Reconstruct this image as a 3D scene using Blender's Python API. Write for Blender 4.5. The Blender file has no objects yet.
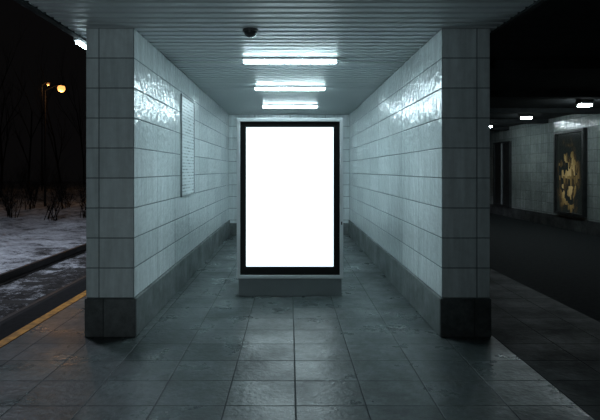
import bpy, bmesh, math, random
from mathutils import Vector, Matrix
random.seed(7)
S=bpy.context.scene
S.view_settings.view_transform='Standard'
S.view_settings.look='None'
COL=S.collection
H=3.09   # ceiling height
XL,XR=-1.56,1.52
XLo,XRo=-2.04,2.0
Y0,Y1=5.0,12.8

# ---------------------------------------------------------------- materials
def newmat(name):
    m=bpy.data.materials.new(name); m.use_nodes=True
    nt=m.node_tree; nt.nodes.clear()
    out=nt.nodes.new('ShaderNodeOutputMaterial')
    b=nt.nodes.new('ShaderNodeBsdfPrincipled')
    nt.links.new(b.outputs[0],out.inputs[0])
    return m,nt,b
def N(nt,t,**k):
    n=nt.nodes.new(t)
    for a,v in k.items(): setattr(n,a,v)
    return n
def ramp(nt,src,stops):
    r=N(nt,'ShaderNodeValToRGB')
    e=r.color_ramp.elements
    while len(e)<len(stops): e.new(0.5)
    for i,(p,c) in enumerate(stops):
        e[i].position=p
        e[i].color=(c,c,c,1) if isinstance(c,(int,float)) else (*c,1)
    nt.links.new(src,r.inputs[0]); return r
def mixc(nt,fac,a,b,mode='MIX'):
    m=N(nt,'ShaderNodeMix',data_type='RGBA',blend_type=mode)
    for i,v in ((0,fac),(6,a),(7,b)):
        if isinstance(v,bpy.types.NodeSocket): nt.links.new(v,m.inputs[i])
        elif i==0: m.inputs[0].default_value=v
        else: m.inputs[i].default_value=(*v,1)
    return m.outputs[2]
def noise(nt,vec,scale,detail=4,rough=.6):
    n=N(nt,'ShaderNodeTexNoise'); n.inputs['Scale'].default_value=scale
    n.inputs['Detail'].default_value=detail; n.inputs['Roughness'].default_value=rough
    if vec: nt.links.new(vec,n.inputs['Vector'])
    return n.outputs['Fac']
def mapping(nt,vec,scale):
    m=N(nt,'ShaderNodeMapping'); m.inputs['Scale'].default_value=scale
    nt.links.new(vec,m.inputs[0]); return m.outputs[0]

def plain(name,col,rough=.6,metal=0,emit=None,es=0,var=.25,nscale=6,spec=.5):
    m,nt,b=newmat(name)
    tc=N(nt,'ShaderNodeTexCoord')
    f=noise(nt,tc.outputs['Object'],nscale)
    lo=tuple(c*(1-var) for c in col); hi=tuple(min(1,c*(1+var)) for c in col)
    r=ramp(nt,f,[(.3,lo),(.7,hi)])
    nt.links.new(r.outputs[0],b.inputs['Base Color'])
    b.inputs['Roughness'].default_value=rough; b.inputs['Metallic'].default_value=metal
    b.inputs['Specular IOR Level'].default_value=spec
    if emit:
        b.inputs['Emission Color'].default_value=(*emit,1); b.inputs['Emission Strength'].default_value=es
    return m

def tiles(name,tw,th,c1,c2,grout,gw=.008,rough=(.12,.3),tilt=.02,dirt=.5,streak=True,spec=.5,wave=.05,wscale=7,fine=.8,wmap=(1,1,1),bond=0.0):
    m,nt,b=newmat(name)
    uv=N(nt,'ShaderNodeTexCoord').outputs['UV']
    sep=N(nt,'ShaderNodeSeparateXYZ'); nt.links.new(uv,sep.inputs[0])
    def M(op,a,bv=None):
        n=N(nt,'ShaderNodeMath',operation=op)
        for i,v in enumerate((a,bv)):
            if v is None: continue
            if isinstance(v,bpy.types.NodeSocket): nt.links.new(v,n.inputs[i])
            else: n.inputs[i].default_value=v
        return n.outputs[0]
    ux=M('DIVIDE',sep.outputs[0],tw); vy=M('DIVIDE',sep.outputs[1],th)
    if bond: ux=M('ADD',ux,M('MULTIPLY',M('FLOOR',vy),bond))
    cell=N(nt,'ShaderNodeCombineXYZ'); nt.links.new(M('FLOOR',ux),cell.inputs[0]); nt.links.new(M('FLOOR',vy),cell.inputs[1])
    wn=N(nt,'ShaderNodeTexWhiteNoise',noise_dimensions='2D'); nt.links.new(cell.outputs[0],wn.inputs['Vector'])
    def dist(t,s):
        fr=M('FRACT',t); a=M('MINIMUM',fr,M('SUBTRACT',1.0,fr)); return M('MULTIPLY',a,s)
    d=M('MINIMUM',dist(ux,tw),dist(vy,th))
    g=N(nt,'ShaderNodeMapRange'); nt.links.new(d,g.inputs[0])
    g.inputs[1].default_value=gw*.35; g.inputs[2].default_value=gw*.75; g.inputs[3].default_value=1; g.inputs[4].default_value=0
    grt=g.outputs[0]
    base=mixc(nt,wn.outputs['Value'],c1,c2)
    n1=noise(nt,mapping(nt,uv,(7,.8,1)) if streak else uv,1.6 if streak else 2.2,6)
    r1=ramp(nt,n1,[(.35,1-dirt),(.65,1.0)])
    base=mixc(nt,1.0,base,r1.outputs[0],'MULTIPLY')
    n2=noise(nt,uv,12,8,.75); r2=ramp(nt,n2,[(.35,fine),(.6,1.0)])
    base=mixc(nt,1.0,base,r2.outputs[0],'MULTIPLY')
    col=mixc(nt,grt,base,grout)
    nt.links.new(col,b.inputs['Base Color'])
    rr=N(nt,'ShaderNodeMapRange'); nt.links.new(n1,rr.inputs[0])
    rr.inputs[1].default_value=.3; rr.inputs[2].default_value=.7; rr.inputs[3].default_value=rough[1]; rr.inputs[4].default_value=rough[0]
    ra=M('MAXIMUM',rr.outputs[0],M('MULTIPLY',grt,.8)); nt.links.new(ra,b.inputs['Roughness'])
    b.inputs['Specular IOR Level'].default_value=spec
    s1=N(nt,'ShaderNodeVectorMath',operation='SUBTRACT'); nt.links.new(wn.outputs['Color'],s1.inputs[0]); s1.inputs[1].default_value=(.5,.5,.5)
    s2=N(nt,'ShaderNodeVectorMath',operation='SCALE'); nt.links.new(s1.outputs[0],s2.inputs[0]); s2.inputs['Scale'].default_value=tilt
    bump=N(nt,'ShaderNodeBump'); bump.inputs['Strength'].default_value=.8; bump.inputs['Distance'].default_value=.004
    hgt=M('ADD',M('MULTIPLY',grt,-1.0),M('MULTIPLY',noise(nt,mapping(nt,uv,wmap),wscale,2),wave*20))
    nt.links.new(hgt,bump.inputs['Height'])
    s3=N(nt,'ShaderNodeVectorMath',operation='ADD'); nt.links.new(bump.outputs[0],s3.inputs[0]); nt.links.new(s2.outputs[0],s3.inputs[1])
    s4=N(nt,'ShaderNodeVectorMath',operation='NORMALIZE'); nt.links.new(s3.outputs[0],s4.inputs[0])
    nt.links.new(s4.outputs[0],b.inputs['Normal'])
    return m

M_wall=tiles('wall_tile',.90,.30,(.68,.75,.76),(.78,.84,.85),(.12,.15,.16),gw=.011,rough=(.10,.26),tilt=.08,dirt=.22,spec=.9,wave=.17,wscale=10,fine=.93,wmap=(1.3,.9,1))
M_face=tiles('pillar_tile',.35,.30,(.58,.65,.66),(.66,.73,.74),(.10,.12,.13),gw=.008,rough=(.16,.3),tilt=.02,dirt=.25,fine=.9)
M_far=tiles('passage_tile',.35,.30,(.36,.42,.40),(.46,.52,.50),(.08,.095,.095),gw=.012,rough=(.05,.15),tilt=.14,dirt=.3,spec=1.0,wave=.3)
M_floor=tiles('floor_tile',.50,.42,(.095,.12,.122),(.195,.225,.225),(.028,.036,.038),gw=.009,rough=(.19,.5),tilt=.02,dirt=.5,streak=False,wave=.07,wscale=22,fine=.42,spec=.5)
M_floor_shade=tiles('shaded_floor_tile',.50,.42,(.030,.038,.040),(.045,.054,.056),(.012,.015,.016),gw=.009,rough=(.5,.7),tilt=.02,dirt=.5,streak=False,wave=.05,wscale=22,fine=.5,spec=.2)  # darker copy of the floor tile, shade painted into its colour
M_base=tiles('plinth_stone',1.24,.60,(.16,.185,.185),(.20,.225,.225),(.05,.06,.06),gw=.007,rough=(.4,.65),tilt=.01,dirt=.5,streak=False,fine=.7)
M_based=tiles('pillar_plinth_stone',.62,.60,(.08,.09,.09),(.12,.135,.135),(.03,.035,.035),gw=.008,rough=(.4,.65),tilt=.01,dirt=.6,streak=False,fine=.5)
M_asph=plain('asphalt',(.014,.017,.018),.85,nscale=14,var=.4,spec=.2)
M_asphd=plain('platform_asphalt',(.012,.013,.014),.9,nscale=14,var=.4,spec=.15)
M_slat=plain('ceiling_slat_metal',(.46,.51,.52),.38,.0,var=.02,nscale=1.0,spec=.5)
M_dark=plain('dark_void_panel',(.004,.005,.005),.8)
M_darkceil=plain('dark_painted_ceiling',(.03,.034,.036),.8,spec=.2)
M_white=plain('painted_white_metal',(.5,.53,.54),.4,var=.05)
M_tube=plain('fluorescent_diffuser',(.9,.95,1),.4,emit=(.71,.93,1.0),es=53,var=.01)
M_lamp=plain('passage_lamp_diffuser',(.9,.95,1),.4,emit=(.80,.95,1.0),es=90,var=.01)
M_screen=plain('lit_white_poster',(.9,.9,.9),.4,emit=(.74,.94,1.0),es=1.5,var=.01)
M_black=plain('black_glass_border',(.005,.006,.006),.5,var=.1,spec=.15)
M_alu=plain('silver_painted_frame',(.60,.64,.65),.4,.0,var=.04,nscale=3)
M_conc=plain('concrete_plinth',(.19,.215,.22),.6,nscale=2,var=.1)
M_yellow=plain('yellow_paint',(.48,.22,.025),.7,var=.6,nscale=9)
M_curb=plain('platform_edge_concrete',(.015,.015,.016),.8,nscale=8,var=.3,spec=.2)
M_rail=plain('worn_rail_steel',(.03,.028,.026),.5,.3)
M_sleep=plain('sleeper_concrete',(.02,.019,.018),.9)
M_bark=plain('dark_bark',(.010,.009,.008),.95,spec=.1)
M_pole=plain('street_pole_metal',(.010,.009,.009),.8,.0,spec=.1)
M_orange=plain('sodium_lamp',(1,.6,.3),.4,emit=(1.0,.42,.11),es=1.7,var=.01)
M_orange2=plain('distant_sodium_lamp',(1,.6,.3),.4,emit=(1.0,.40,.12),es=.5,var=.01)
M_frame=plain('dark_frame_metal',(.05,.055,.055),.4,.4)
M_case=plain('dull_case_metal',(.30,.33,.34),.5,.0)
M_dome=plain('smoked_dome_glass',(.03,.033,.035),.15)

def mat_snow():
    m,nt,b=newmat('snow_and_ballast')
    tc=N(nt,'ShaderNodeTexCoord').outputs['Object']
    sep=N(nt,'ShaderNodeSeparateXYZ'); nt.links.new(tc,sep.inputs[0])
    g=N(nt,'ShaderNodeMapRange'); nt.links.new(sep.outputs[0],g.inputs[0])
    g.inputs[1].default_value=-3.8; g.inputs[2].default_value=-6.6; g.inputs[3].default_value=-.04; g.inputs[4].default_value=.11
    n=noise(nt,tc,2.6,10,.9)
    a=N(nt,'ShaderNodeMath',operation='ADD'); nt.links.new(n,a.inputs[0]); nt.links.new(g.outputs[0],a.inputs[1])
    msk=ramp(nt,a.outputs[0],[(.49,0.0),(.57,1.0)]).outputs[0]
    v=N(nt,'ShaderNodeTexVoronoi'); v.inputs['Scale'].default_value=14; nt.links.new(tc,v.inputs['Vector'])
    st=ramp(nt,v.outputs['Distance'],[(0,(.040,.036,.032)),(.7,(.007,.006,.006))]).outputs[0]
    n2=noise(nt,tc,1.1,10,.8)
    sn=ramp(nt,n2,[(.38,(.10,.10,.10)),(.48,(.46,.48,.52)),(.61,(.76,.80,.85))]).outputs[0]
    nt.links.new(mixc(nt,msk,st,sn),b.inputs['Base Color'])
    b.inputs['Roughness'].default_value=.8
    bp=N(nt,'ShaderNodeBump'); bp.inputs['Distance'].default_value=.25; nt.links.new(noise(nt,tc,3,8,.7),bp.inputs['Height'])
    nt.links.new(bp.outputs[0],b.inputs['Normal'])
    return m
M_snow=mat_snow()

def mat_notice():
    m,nt,b=newmat('printed_notice')
    uv=N(nt,'ShaderNodeTexCoord').outputs['UV']
    br=N(nt,'ShaderNodeTexBrick'); br.inputs['Scale'].default_value=1
    br.inputs['Brick Width'].default_value=.19; br.inputs['Row Height'].default_value=.046; br.inputs['Mortar Size'].default_value=.014
    br.inputs['Color1'].default_value=(.26,.30,.31,1); br.inputs['Color2'].default_value=(.74,.80,.81,1); br.inputs['Mortar'].default_value=(.84,.90,.92,1)
    nt.links.new(uv,br.inputs['Vector'])
    nt.links.new(br.outputs['Color'],b.inputs['Base Color']); b.inputs['Roughness'].default_value=.3
    return m
M_notice=mat_notice()
def mat_poster():
    m,nt,b=newmat('dim_amber_poster')
    uv=N(nt,'ShaderNodeTexCoord').outputs['UV']
    mp=N(nt,'ShaderNodeMapping'); nt.links.new(uv,mp.inputs[0])
    mp.inputs['Location'].default_value=(-8.95*1.3,-.95*.7,0); mp.inputs['Scale'].default_value=(1.3,.7,1)
    gr=N(nt,'ShaderNodeTexGradient',gradient_type='SPHERICAL'); nt.links.new(mp.outputs[0],gr.inputs[0])
    v=N(nt,'ShaderNodeTexVoronoi',distance='CHEBYCHEV'); v.inputs['Scale'].default_value=1.0; nt.links.new(mapping(nt,uv,(9,5,1)),v.inputs['Vector'])
    sp=N(nt,'ShaderNodeSeparateXYZ'); nt.links.new(v.outputs['Color'],sp.inputs[0])
    a=N(nt,'ShaderNodeMath',operation='MULTIPLY'); nt.links.new(sp.outputs[0],a.inputs[0]); nt.links.new(gr.outputs['Fac'],a.inputs[1])
    r=ramp(nt,a.outputs[0],[(.14,(.010,.013,.012)),(.26,(.04,.03,.016)),(.40,(.12,.088,.035)),(.65,(.26,.20,.09))])
    nt.links.new(r.outputs[0],b.inputs['Base Color']); nt.links.new(r.outputs[0],b.inputs['Emission Color'])
    b.inputs['Emission Strength'].default_value=.6; b.inputs['Roughness'].default_value=.15
    return m
M_poster=mat_poster()

# ---------------------------------------------------------------- geometry helpers
def box_bm(bm,x0,x1,y0,y1,z0,z1,uo=(0,0)):
    uvl=bm.loops.layers.uv.verify()
    v=[bm.verts.new(p) for p in [(x0,y0,z0),(x1,y0,z0),(x1,y1,z0),(x0,y1,z0),(x0,y0,z1),(x1,y0,z1),(x1,y1,z1),(x0,y1,z1)]]
    for idx in [(0,3,2,1),(4,5,6,7),(0,1,5,4),(1,2,6,5),(2,3,7,6),(3,0,4,7)]:
        f=bm.faces.new([v[i] for i in idx]); f.normal_update(); n=f.normal
        for l in f.loops:
            c=l.vert.co
            if abs(n.z)>.5: uv=(c.x-uo[0],c.y-uo[1])
            elif abs(n.y)>.5: uv=(c.x-uo[0],c.z-uo[1])
            else: uv=(c.y-Y0,c.z-uo[1])
            l[uvl].uv=uv
def finish(bm,name,mat,bevel=0,smooth=False,segs=2):
    me=bpy.data.meshes.new(name); bm.to_mesh(me); bm.free()
    o=bpy.data.objects.new(name,me); COL.objects.link(o)
    for m in (mat if isinstance(mat,(list,tuple)) else [mat]): me.materials.append(m)
    if bevel:
        md=o.modifiers.new('bevel','BEVEL'); md.width=bevel; md.segments=segs; md.limit_method='ANGLE'
    if smooth:
        for p in me.polygons: p.use_smooth=True
    return o
def box(name,b,mat,bevel=0,uo=(0,0)):
    bm=bmesh.new(); box_bm(bm,*b,uo=uo); return finish(bm,name,mat,bevel)
def cyl_bm(bm,p0,p1,r0,r1=None,n=16):
    p0=Vector(p0);p1=Vector(p1); r1=r0 if r1 is None else r1
    d=p1-p0; L=d.length; q=d.to_track_quat('Z','Y').to_matrix().to_4x4()
    mt=Matrix.Translation((p0+p1)/2)@q
    bmesh.ops.create_cone(bm,cap_ends=True,segments=n,radius1=r0,radius2=r1,depth=L,matrix=mt)
def struct(o,label=None,cat=None):
    o['kind']='structure'
    if label: o['label']=label
    if cat: o['category']=cat
    return o
def thing(name,loc,label,cat,parts,group=None):
    e=bpy.data.objects.new(name,None); COL.objects.link(e); e.location=loc; e.empty_display_size=.1
    e['label']=label; e['category']=cat
    if group: e['group']=group
    for p in parts:
        p.data.transform(Matrix.Translation(-Vector(loc)))
        p.parent=e
    return e
def copy_thing(e,loc,label=None,kids=None):
    c=e.copy(); COL.objects.link(c); c.location=loc
    if label: c['label']=label
    for k in list(e.children):
        kc=k.copy(); kc.parent=c; COL.objects.link(kc)
    return c

# ---------------------------------------------------------------- structure
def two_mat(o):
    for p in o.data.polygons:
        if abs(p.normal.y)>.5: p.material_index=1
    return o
BH=.39
struct(two_mat(box('wall_left',(XLo,XL,Y0,Y1,BH,H),[M_wall,M_face],.006,(XL,BH))),'pale glossy tiled passage wall with dark grout','wall')
struct(two_mat(box('wall_right',(XR,XRo,Y0,Y1,BH,H),[M_wall,M_face],.006,(XR,BH))),'pale glossy tiled passage wall with dark grout','wall')
struct(box('wall_back',(XLo,XRo,Y1,Y1+.3,0,H),M_wall,0,(0,BH)),'tiled wall closing the end of the passage','wall')
p=.025
struct(two_mat(box('baseboard_left',(XLo-.01,XL+p,Y0-.02,Y1,0,BH),[M_base,M_based],.012,(XL-.3,-.1))),'dark grey stone plinth along the tiled wall','baseboard')
struct(two_mat(box('baseboard_right',(XR-p,XRo+.01,Y0-.02,Y1,0,BH),[M_base,M_based],.012,(XR-.3,-.1))),'dark grey stone plinth along the tiled wall','baseboard')
struct(box('baseboard_back',(XL+p,XR-p,Y1-.03,Y1,0,BH*.8),M_base,0,(0,-.1)),'dark grey stone plinth at the passage end','baseboard')
FO=(.04,4.80-.42*20)
struct(box('floor',(-2.71,2.04,-3,Y1+.3,-.3,0),M_floor,0,FO),'worn grey stone slab floor with dark joints','floor')
struct(box('floor_platform',(-3.12,-2.71,-3,45,-.3,0),M_asphd),'dark asphalt platform surface','floor')
struct(box('floor_side',(2.04,3.4,-3,Y1+.3,-.3,0),M_floor_shade,0,FO),'slab floor beside the pillar, darkened to stand in for shade','floor')
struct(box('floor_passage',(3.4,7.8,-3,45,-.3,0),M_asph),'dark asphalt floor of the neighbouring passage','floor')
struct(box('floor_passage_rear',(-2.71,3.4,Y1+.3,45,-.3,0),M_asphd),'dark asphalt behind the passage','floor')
CL,CR=-2.22,2.07
bm=bmesh.new()
box_bm(bm,CL,CR,-1,Y1+.3,H+.035,H+.16)
nb=len(bm.faces)
yy=-1.0; pitch=.15
while yy<Y1+.3-pitch:
    box_bm(bm,CL,CR,yy,yy+pitch-.055,H,H+.03); yy+=pitch
o=finish(bm,'ceiling',[M_dark,M_slat])
for i,pl in enumerate(o.data.polygons): pl.material_index=0 if i<nb else 1
struct(o,'grey linear metal slat ceiling','ceiling')
struct(box('trim_1',(CL-.06,CL,-1,Y1+.3,H-.02,H+.3),M_darkceil),'dark fascia along the canopy edge','trim')
struct(box('trim_2',(CR,CR+.06,-1,Y1+.3,H-.02,H+.3),M_darkceil),'dark fascia along the canopy edge','trim')
struct(box('ceiling',(CR+.06,8.1,-1,34,H+.118,H+.3),M_darkceil),'dark painted concrete ceiling','ceiling')
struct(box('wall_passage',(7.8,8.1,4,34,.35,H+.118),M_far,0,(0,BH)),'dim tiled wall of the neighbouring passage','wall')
struct(box('baseboard_passage',(7.76,8.1,4,34,0,.35),M_based),'dark stone plinth of the neighbouring passage','baseboard')
for i in range(9):
    y=7.0+i*2.7
    struct(box('trim_%d'%(4+i),(CR+.06,7.8,y,y+.28,H-.0,H+.118),M_darkceil),'dark concrete ceiling beam','trim')
struct(box('wall_passage_end',(2.0,8.1,34,34.3,0,H+.3),M_darkceil),'dark end of the neighbouring passage','wall')
struct(box('trim_20',(-2.83,-2.72,-3,45,0,.004),M_yellow),'worn yellow painted safety line on the platform','trim')
struct(box('trim_21',(-3.2,-3.12,-3,45,-.3,.0),M_curb,.01),'concrete platform edge','trim')

# ---------------------------------------------------------------- light box
D=6.58
X0,X1=-.702,.702
def zpx(y): return 1.67-(y-170)/76.0
def ring(name,x0,x1,z0,z1,w,y0,y1,mat,bev=.004):
    bm=bmesh.new()
    o=[(x0,z0),(x1,z0),(x1,z1),(x0,z1)]
    i=[(x0+w,z0+w),(x1-w,z0+w),(x1-w,z1-w),(x0+w,z1-w)]
    vs={}
    for t,pts in (('o',o),('i',i)):
        for y in (y0,y1):
            for k,(x,z) in enumerate(pts): vs[(t,y,k)]=bm.verts.new((x,y,z))
    for k in range(4):
        j=(k+1)%4
        bm.faces.new([vs[('o',y0,k)],vs[('o',y0,j)],vs[('i',y0,j)],vs[('i',y0,k)]])
        bm.faces.new([vs[('o',y1,j)],vs[('o',y1,k)],vs[('i',y1,k)],vs[('i',y1,j)]])
        bm.faces.new([vs[('o',y0,j)],vs[('o',y0,k)],vs[('o',y1,k)],vs[('o',y1,j)]])
        bm.faces.new([vs[('i',y0,k)],vs[('i',y0,j)],vs[('i',y1,j)],vs[('i',y1,k)]])
    bmesh.ops.recalc_face_normals(bm,faces=bm.faces)
    return finish(bm,name,mat,bev)
zt,zb=zpx(118),.24
FW=.046
parts=[]
parts.append(box('plinth',(X0+.02,X1-.02,D+.03,D+.33,0,zb),M_conc,.01))
fr=ring('frame',X0,X1,zb,zt,FW,D,D+.30,M_alu,.006); parts.append(fr)
bk=box('back_panel',(X0+FW,X1-FW,D+.24,D+.28,zb+FW,zt-FW),M_alu); parts.append(bk)
sx0,sx1,sz0,sz1=-.58,.575,zpx(267),zpx(127)
bm=bmesh.new()
parts.append(None)
bx0,bx1,bz0,bz1=X0+FW,X1-FW,zb+FW,zt-FW
for b_ in ((bx0,sx0,bz0,bz1),(sx1,bx1,bz0,bz1),(sx0,sx1,bz0,sz0),(sx0,sx1,sz1,bz1)):
    box_bm(bm,b_[0],b_[1],D+.015,D+.05,b_[2],b_[3])
parts[-1]=finish(bm,'border',M_black)
parts.append(box('screen',(sx0,sx1,D+.03,D+.05,sz0,sz1),M_screen))
parts.append(box('door_lock',(X1-.03,X1-.015,D-.006,D,.95,.99),M_black,.002))
thing('advertising_light_box',(0,D+.15,0),'freestanding advertising light box with blank glowing white poster and black border','light box',parts)

# ---------------------------------------------------------------- ceiling lamps
def ceiling_lamp(y,label):
    ps=[]
    z=H
    ps.append(box('housing',(-.60,.60,y-.075,y+.075,z-.03,z),M_white,.004))
    bm=bmesh.new()
    pts=[(-.06,z-.03),(-.064,z-.044),(-.05,z-.056),(-.02,z-.062),(.02,z-.062),(.05,z-.056),(.064,z-.044),(.06,z-.03)]
    a=[bm.verts.new((-.585,y+q[0],q[1])) for q in pts]; b=[bm.verts.new((.585,y+q[0],q[1])) for q in pts]
    bm.faces.new(a); bm.faces.new(b[::-1])
    for k in range(len(pts)):
        j=(k+1)%len(pts); bm.faces.new([a[k],b[k],b[j],a[j]])
    bmesh.ops.recalc_face_normals(bm,faces=bm.faces)
    ps.append(finish(bm,'diffuser',M_tube))
    for x0,x1 in ((-.60,-.585),(.585,.60)):
        ps.append(box('end_cap',(x0,x1,y-.068,y+.068,z-.064,z-.03),M_white,.004))
    return thing('ceiling_lamp',(0,y,H),label,'ceiling lamp',ps,'fluorescent lamps along the passage ceiling')
L1=ceiling_lamp(6.36,'lit white fluorescent ceiling lamp on the slat ceiling')
copy_thing(L1,(0,8.5,H)); copy_thing(L1,(0,10.9,H))
def passage_lamp():
    x,y=6.45,10.95; z=H-.0
    ps=[box('housing',(x-.15,x+.15,y-.1,y+.1,z+.02,z+.118),M_frame,.01),
        box('diffuser',(x-.12,x+.12,y-.09,y+.07,z-.03,z+.02),M_lamp,.01)]
    return thing('passage_lamp',(x,y,H+.118),'small lit cold-white lamp under dark concrete ceiling','ceiling lamp',ps,'lamps along the neighbouring passage')
PL=passage_lamp()
copy_thing(PL,(6.45,13.65,H+.118)); copy_thing(PL,(6.45,16.35,H+.118))
x=CL-.09
ps=[box('housing',(x-.03,x+.03,5.4,5.8,H-.02,H+.05),M_white,.005)]
bm=bmesh.new(); cyl_bm(bm,(x-.0,5.42,H-.036),(x,5.78,H-.036),.015,n=16); ps.append(finish(bm,'tube',M_tube,smooth=True))
thing('canopy_lamp',(x,5.6,H),'lit fluorescent batten on the outer canopy edge','lamp',ps)

cy=5.05
bm=bmesh.new(); cyl_bm(bm,(-.40,cy,H-.025),(-.40,cy,H),.078,n=32); a=finish(bm,'mount',M_frame,.004)
bm=bmesh.new(); bmesh.ops.create_uvsphere(bm,u_segments=32,v_segments=16,radius=.066,matrix=Matrix.Translation((-.40,cy,H-.025))@Matrix.Diagonal((1,1,.9,1)))
bmesh.ops.bisect_plane(bm,geom=bm.verts[:]+bm.edges[:]+bm.faces[:],plane_co=(0,0,H-.025),plane_no=(0,0,1),clear_outer=True)
b=finish(bm,'dome',M_dome,smooth=True)
thing('security_camera',(-.40,cy,H),'black dome security camera on the slat ceiling','security camera',[a,b])

bx=XL
def ring_x(name,x0,x1,y0,y1,z0,z1,w,mat):
    bm=bmesh.new()
    for q in ((y0,y0+w,z0,z1),(y1-w,y1,z0,z1),(y0+w,y1-w,z0,z0+w),(y0+w,y1-w,z1-w,z1)):
        box_bm(bm,x0,x1,q[0],q[1],q[2],q[3])
    return finish(bm,name,mat)
a=ring_x('frame',bx,bx+.022,7.12,8.06,1.28,2.76,.022,M_case)
b=box('notice_sheet',(bx,bx+.015,7.142,8.038,1.302,2.738),M_notice)
thing('notice_board',(bx,7.59,1.28),'white printed notice board fixed to the tiled wall','notice board',[a,b])

wx=7.8
a=ring_x('frame',wx-.1,wx,13.13,14.6,.42,2.78,.07,M_frame)
b=box('poster',(wx-.04,wx-.02,13.2,14.53,.49,2.71),M_poster,0,(0,.49))
thing('poster_case',(wx,13.86,.42),'framed dim poster case with amber picture on tiled wall','poster case',[a,b])
a=ring_x('frame',wx-.08,wx,17.6,19.0,.36,2.7,.06,M_frame)
b=box('glass',(wx-.04,wx-.02,17.66,18.94,.42,2.64),M_frame)
c=box('mullion',(wx-.075,wx-.04,18.27,18.33,.42,2.64),M_case)
thing('glass_display_case',(wx,18.3,.36),'dark unlit glass display case with thin metal frame','display case',[a,b,c])

# ---------------------------------------------------------------- outdoors
bm=bmesh.new()
nx,ny=110,180
gx0,gx1,gy0,gy1=-60,-3.2,-3,80
from mathutils import noise as mn
vs=[]
for i in range(nx+1):
    t=i/nx; x=gx1+(gx0-gx1)*t**1.8
    row=[]
    for j in range(ny+1):
        y=gy0+(gy1-gy0)*(j/ny)**1.3
        k=min(1,max(0,(-x-5.3)/3))
        z=-.3+.18*k*mn.noise(Vector((x*.5,y*.35,0)))+.10*k+.12*k*mn.noise(Vector((x*1.7,y*1.1,3)))+.03*mn.noise(Vector((x*2.3,y*1.9,7)))
        row.append(bm.verts.new((x,y,z)))
    vs.append(row)
for i in range(nx):
    for j in range(ny): bm.faces.new([vs[i][j],vs[i+1][j],vs[i+1][j+1],vs[i][j+1]])
bmesh.ops.recalc_face_normals(bm,faces=bm.faces)
g=finish(bm,'ground',M_snow,smooth=True)
if g.data.polygons[0].normal.z<0:
    g.data.flip_normals()
struct(g,'patchy snow and dark track ballast beside the platform','ground')
def rail(x,label):
    prof=[(-.07,0),(.07,0),(.07,.015),(.012,.035),(.012,.12),(.036,.13),(.036,.165),(-.036,.165),(-.036,.13),(-.012,.12),(-.012,.035),(-.07,.015)]
    bm=bmesh.new()
    a=[bm.verts.new((x+q[0],-3,-.29+q[1])) for q in prof]; b=[bm.verts.new((x+q[0],60,-.29+q[1])) for q in prof]
    bm.faces.new(a); bm.faces.new(b[::-1])
    for k in range(len(prof)):
        j=(k+1)%len(prof); bm.faces.new([a[k],b[k],b[j],a[j]])
    bmesh.ops.recalc_face_normals(bm,faces=bm.faces)
    o=finish(bm,'rail',M_rail); o['label']=label; o['category']='rail'; o['group']='railway track rails'
rail(-3.45,'dark steel railway rail beside the platform edge'); rail(-4.97,'dark steel railway rail at the edge of the snow')
base=None
for i in range(34):
    y=5+i*.62
    if base is None:
        base=box('sleeper',(-1.1,1.1,-.12,.12,-.1,.05),M_sleep,.02); o=base
    else:
        o=base.copy(); COL.objects.link(o)
    o.location=(-4.21+random.uniform(-.02,.02),y,-.351)
    o['label']='half-buried concrete railway sleeper under the rails'; o['category']='sleeper'; o['group']='railway sleepers'

def seg(V,F,p,q,r0,r1,n=4):
    d=(q-p).normalized(); a=d.orthogonal().normalized(); b=d.cross(a); s=len(V)
    for c,r in ((p,r0),(q,r1)):
        for i in range(n):
            t=6.2832*i/n; V.append(c+a*(r*math.cos(t))+b*(r*math.sin(t)))
    for i in range(n):
        j=(i+1)%n; F.append((s+i,s+j,s+n+j,s+n+i))
    F.append(tuple(s+n+i for i in range(n)))
def branch(V,F,p,d,L,r,depth,rng,spread):
    for s in range(3):
        d=(d+Vector((rng.uniform(-1,1),rng.uniform(-1,1),rng.uniform(-.3,.6)))*.16).normalized()
        q=p+d*(L/3); r2=r*.82
        seg(V,F,p,q,r,r2)
        if depth>0 and (s>0 or depth>1):
            for _ in range(rng.choice((1,2))):
                nd=(d+Vector((rng.uniform(-1,1),rng.uniform(-1,1),rng.uniform(-.2,.7)))*spread).normalized()
                branch(V,F,q,nd,L*rng.uniform(.4,.6),r2*.6,depth-1,rng,spread)
        p=q; r=r2
def tree(x,y,h,seed,shrub=False):
    rng=random.Random(seed); V=[];F=[]
    if shrub:
        for k in range(9):
            a=rng.uniform(0,6.28); t=rng.uniform(.15,.55)
            branch(V,F,Vector((rng.uniform(-.2,.2),rng.uniform(-.2,.2),-.1)),Vector((math.cos(a)*t,math.sin(a)*t,1)).normalized(),h*rng.uniform(.5,.9),.018,4,rng,.75)
    else:
        branch(V,F,Vector((0,0,-.15)),Vector((0,0,1)),h,.10,4,rng,.5)
    me=bpy.data.meshes.new('tree'); me.from_pydata(V,[],F); me.materials.append(M_bark)
    o=bpy.data.objects.new('shrub' if shrub else 'tree',me); COL.objects.link(o); o.location=(x,y,-.22)
    o['label']='leafless thicket shrub standing in the snow at night' if shrub else 'bare dark leafless tree standing in the snow at night'
    o['category']='shrub' if shrub else 'tree'; o['group']='shrubs beside the track' if shrub else 'trees beside the track'
k=0
for (px,dd,h) in [(12,19.3,1.2),(30,23.4,1.3),(50,19.6,1.2),(66,24,1.4),(84,20.5,1.3),(6,28,1.6),(34,30,1.7),(60,31,1.8),(86,28,1.8),(46,43,2.6),(20,50,2.8)]:
    tree((px-290)/500*dd,dd,h,100+k,True); k+=1
for (px,dd,h) in [(0,34,6.5),(28,42,7),(62,47,7.5),(84,60,9)]:
    tree((px-290)/500*dd,dd,h,200+k); k+=1

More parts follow.
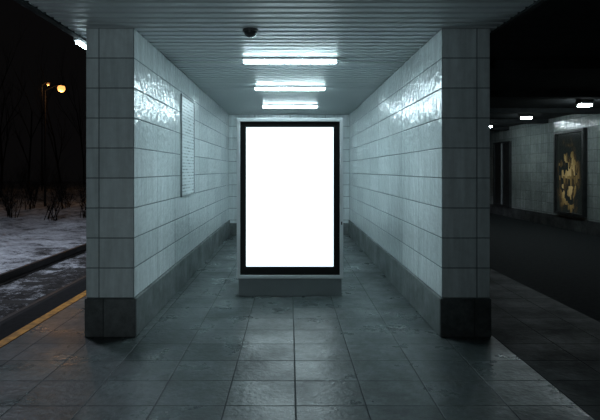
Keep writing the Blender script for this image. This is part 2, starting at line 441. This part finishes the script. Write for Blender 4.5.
def street_lamp(px,dd,py,arm,label,scale=1,mat=None):
    x=(px-290)/500*dd; z=1.67+(170-py)/500*dd
    bm=bmesh.new(); cyl_bm(bm,(x,dd,-.3),(x,dd,z-.1),.06,.04,n=12); a=finish(bm,'pole',M_pole,smooth=False)
    bm=bmesh.new(); cyl_bm(bm,(x,dd,z-.12),(x+arm,dd,z+.16),.03,n=8); b=finish(bm,'arm',M_pole)
    c=box('lamp_housing',(x+arm-.0,x+arm+.38,dd-.14,dd+.14,z+.10,z+.2),M_pole,.03)
    bm=bmesh.new(); bmesh.ops.create_uvsphere(bm,u_segments=24,v_segments=12,radius=.19*scale,matrix=Matrix.Translation((x+arm+.2,dd,z-.02)))
    d=finish(bm,'lamp_bulb',mat or M_orange,smooth=True)
    thing('street_lamp',(x,dd,-.25),label,'street lamp',[a,b,c,d],'street lamps')
    return (x+arm+.2,dd,z-.4)
p1=street_lamp(45,26,88,.65,'street lamp with glowing orange sodium head on arm')
p2=street_lamp(42,45,84,.35,'distant street lamp with faint orange sodium head',.7,M_orange2)
def plight(kind,name,loc,energy,color,size=.2,rot=None,sx=None,sy=None):
    l=bpy.data.lights.new(name,kind); l.energy=energy; l.color=color
    o=bpy.data.objects.new(name,l); COL.objects.link(o); o.location=loc
    if kind=='AREA':
        l.shape='RECTANGLE'; l.size=sx; l.size_y=sy
    elif kind in('POINT','SPOT'): l.shadow_soft_size=size
    if rot: o.rotation_euler=rot
    return o
plight('POINT','sodium_light',p1,70,(1,.5,.2))
plight('POINT','sodium_light',p2,60,(1,.5,.2))
plight('AREA','snow_fill_light',(-6,9,7),430,(.78,.85,1),rot=(math.radians(30),math.radians(-25),0),sx=1.5,sy=1.5)  # added area light out of view to brighten the snow
# added low spot, unseen behind the viewer, brightens the pillar faces
src=Vector((-2.0,-4,.7))
q=(Vector((-1.3,5,2.2))-src).to_track_quat('-Z','Y').to_euler()
sp=plight('SPOT','pillar_fill_spot',src,290,(.78,.94,1),.2,rot=q)
sp.data.spot_size=math.radians(58); sp.data.spot_blend=1

# ---------------------------------------------------------------- world
w=bpy.data.worlds.new('night'); S.world=w; w.use_nodes=True
bg=w.node_tree.nodes['Background']
bg.inputs[0].default_value=(.20,.18,.19,1); bg.inputs[1].default_value=.012

# ---------------------------------------------------------------- camera
cam=bpy.data.cameras.new('camera'); co=bpy.data.objects.new('camera',cam); COL.objects.link(co)
co.location=(0,0,1.67); co.rotation_euler=(math.radians(90),0,0)
cam.sensor_width=36; cam.lens=30; cam.shift_x=10/600; cam.shift_y=-40/600
cam.clip_end=300
S.camera=co
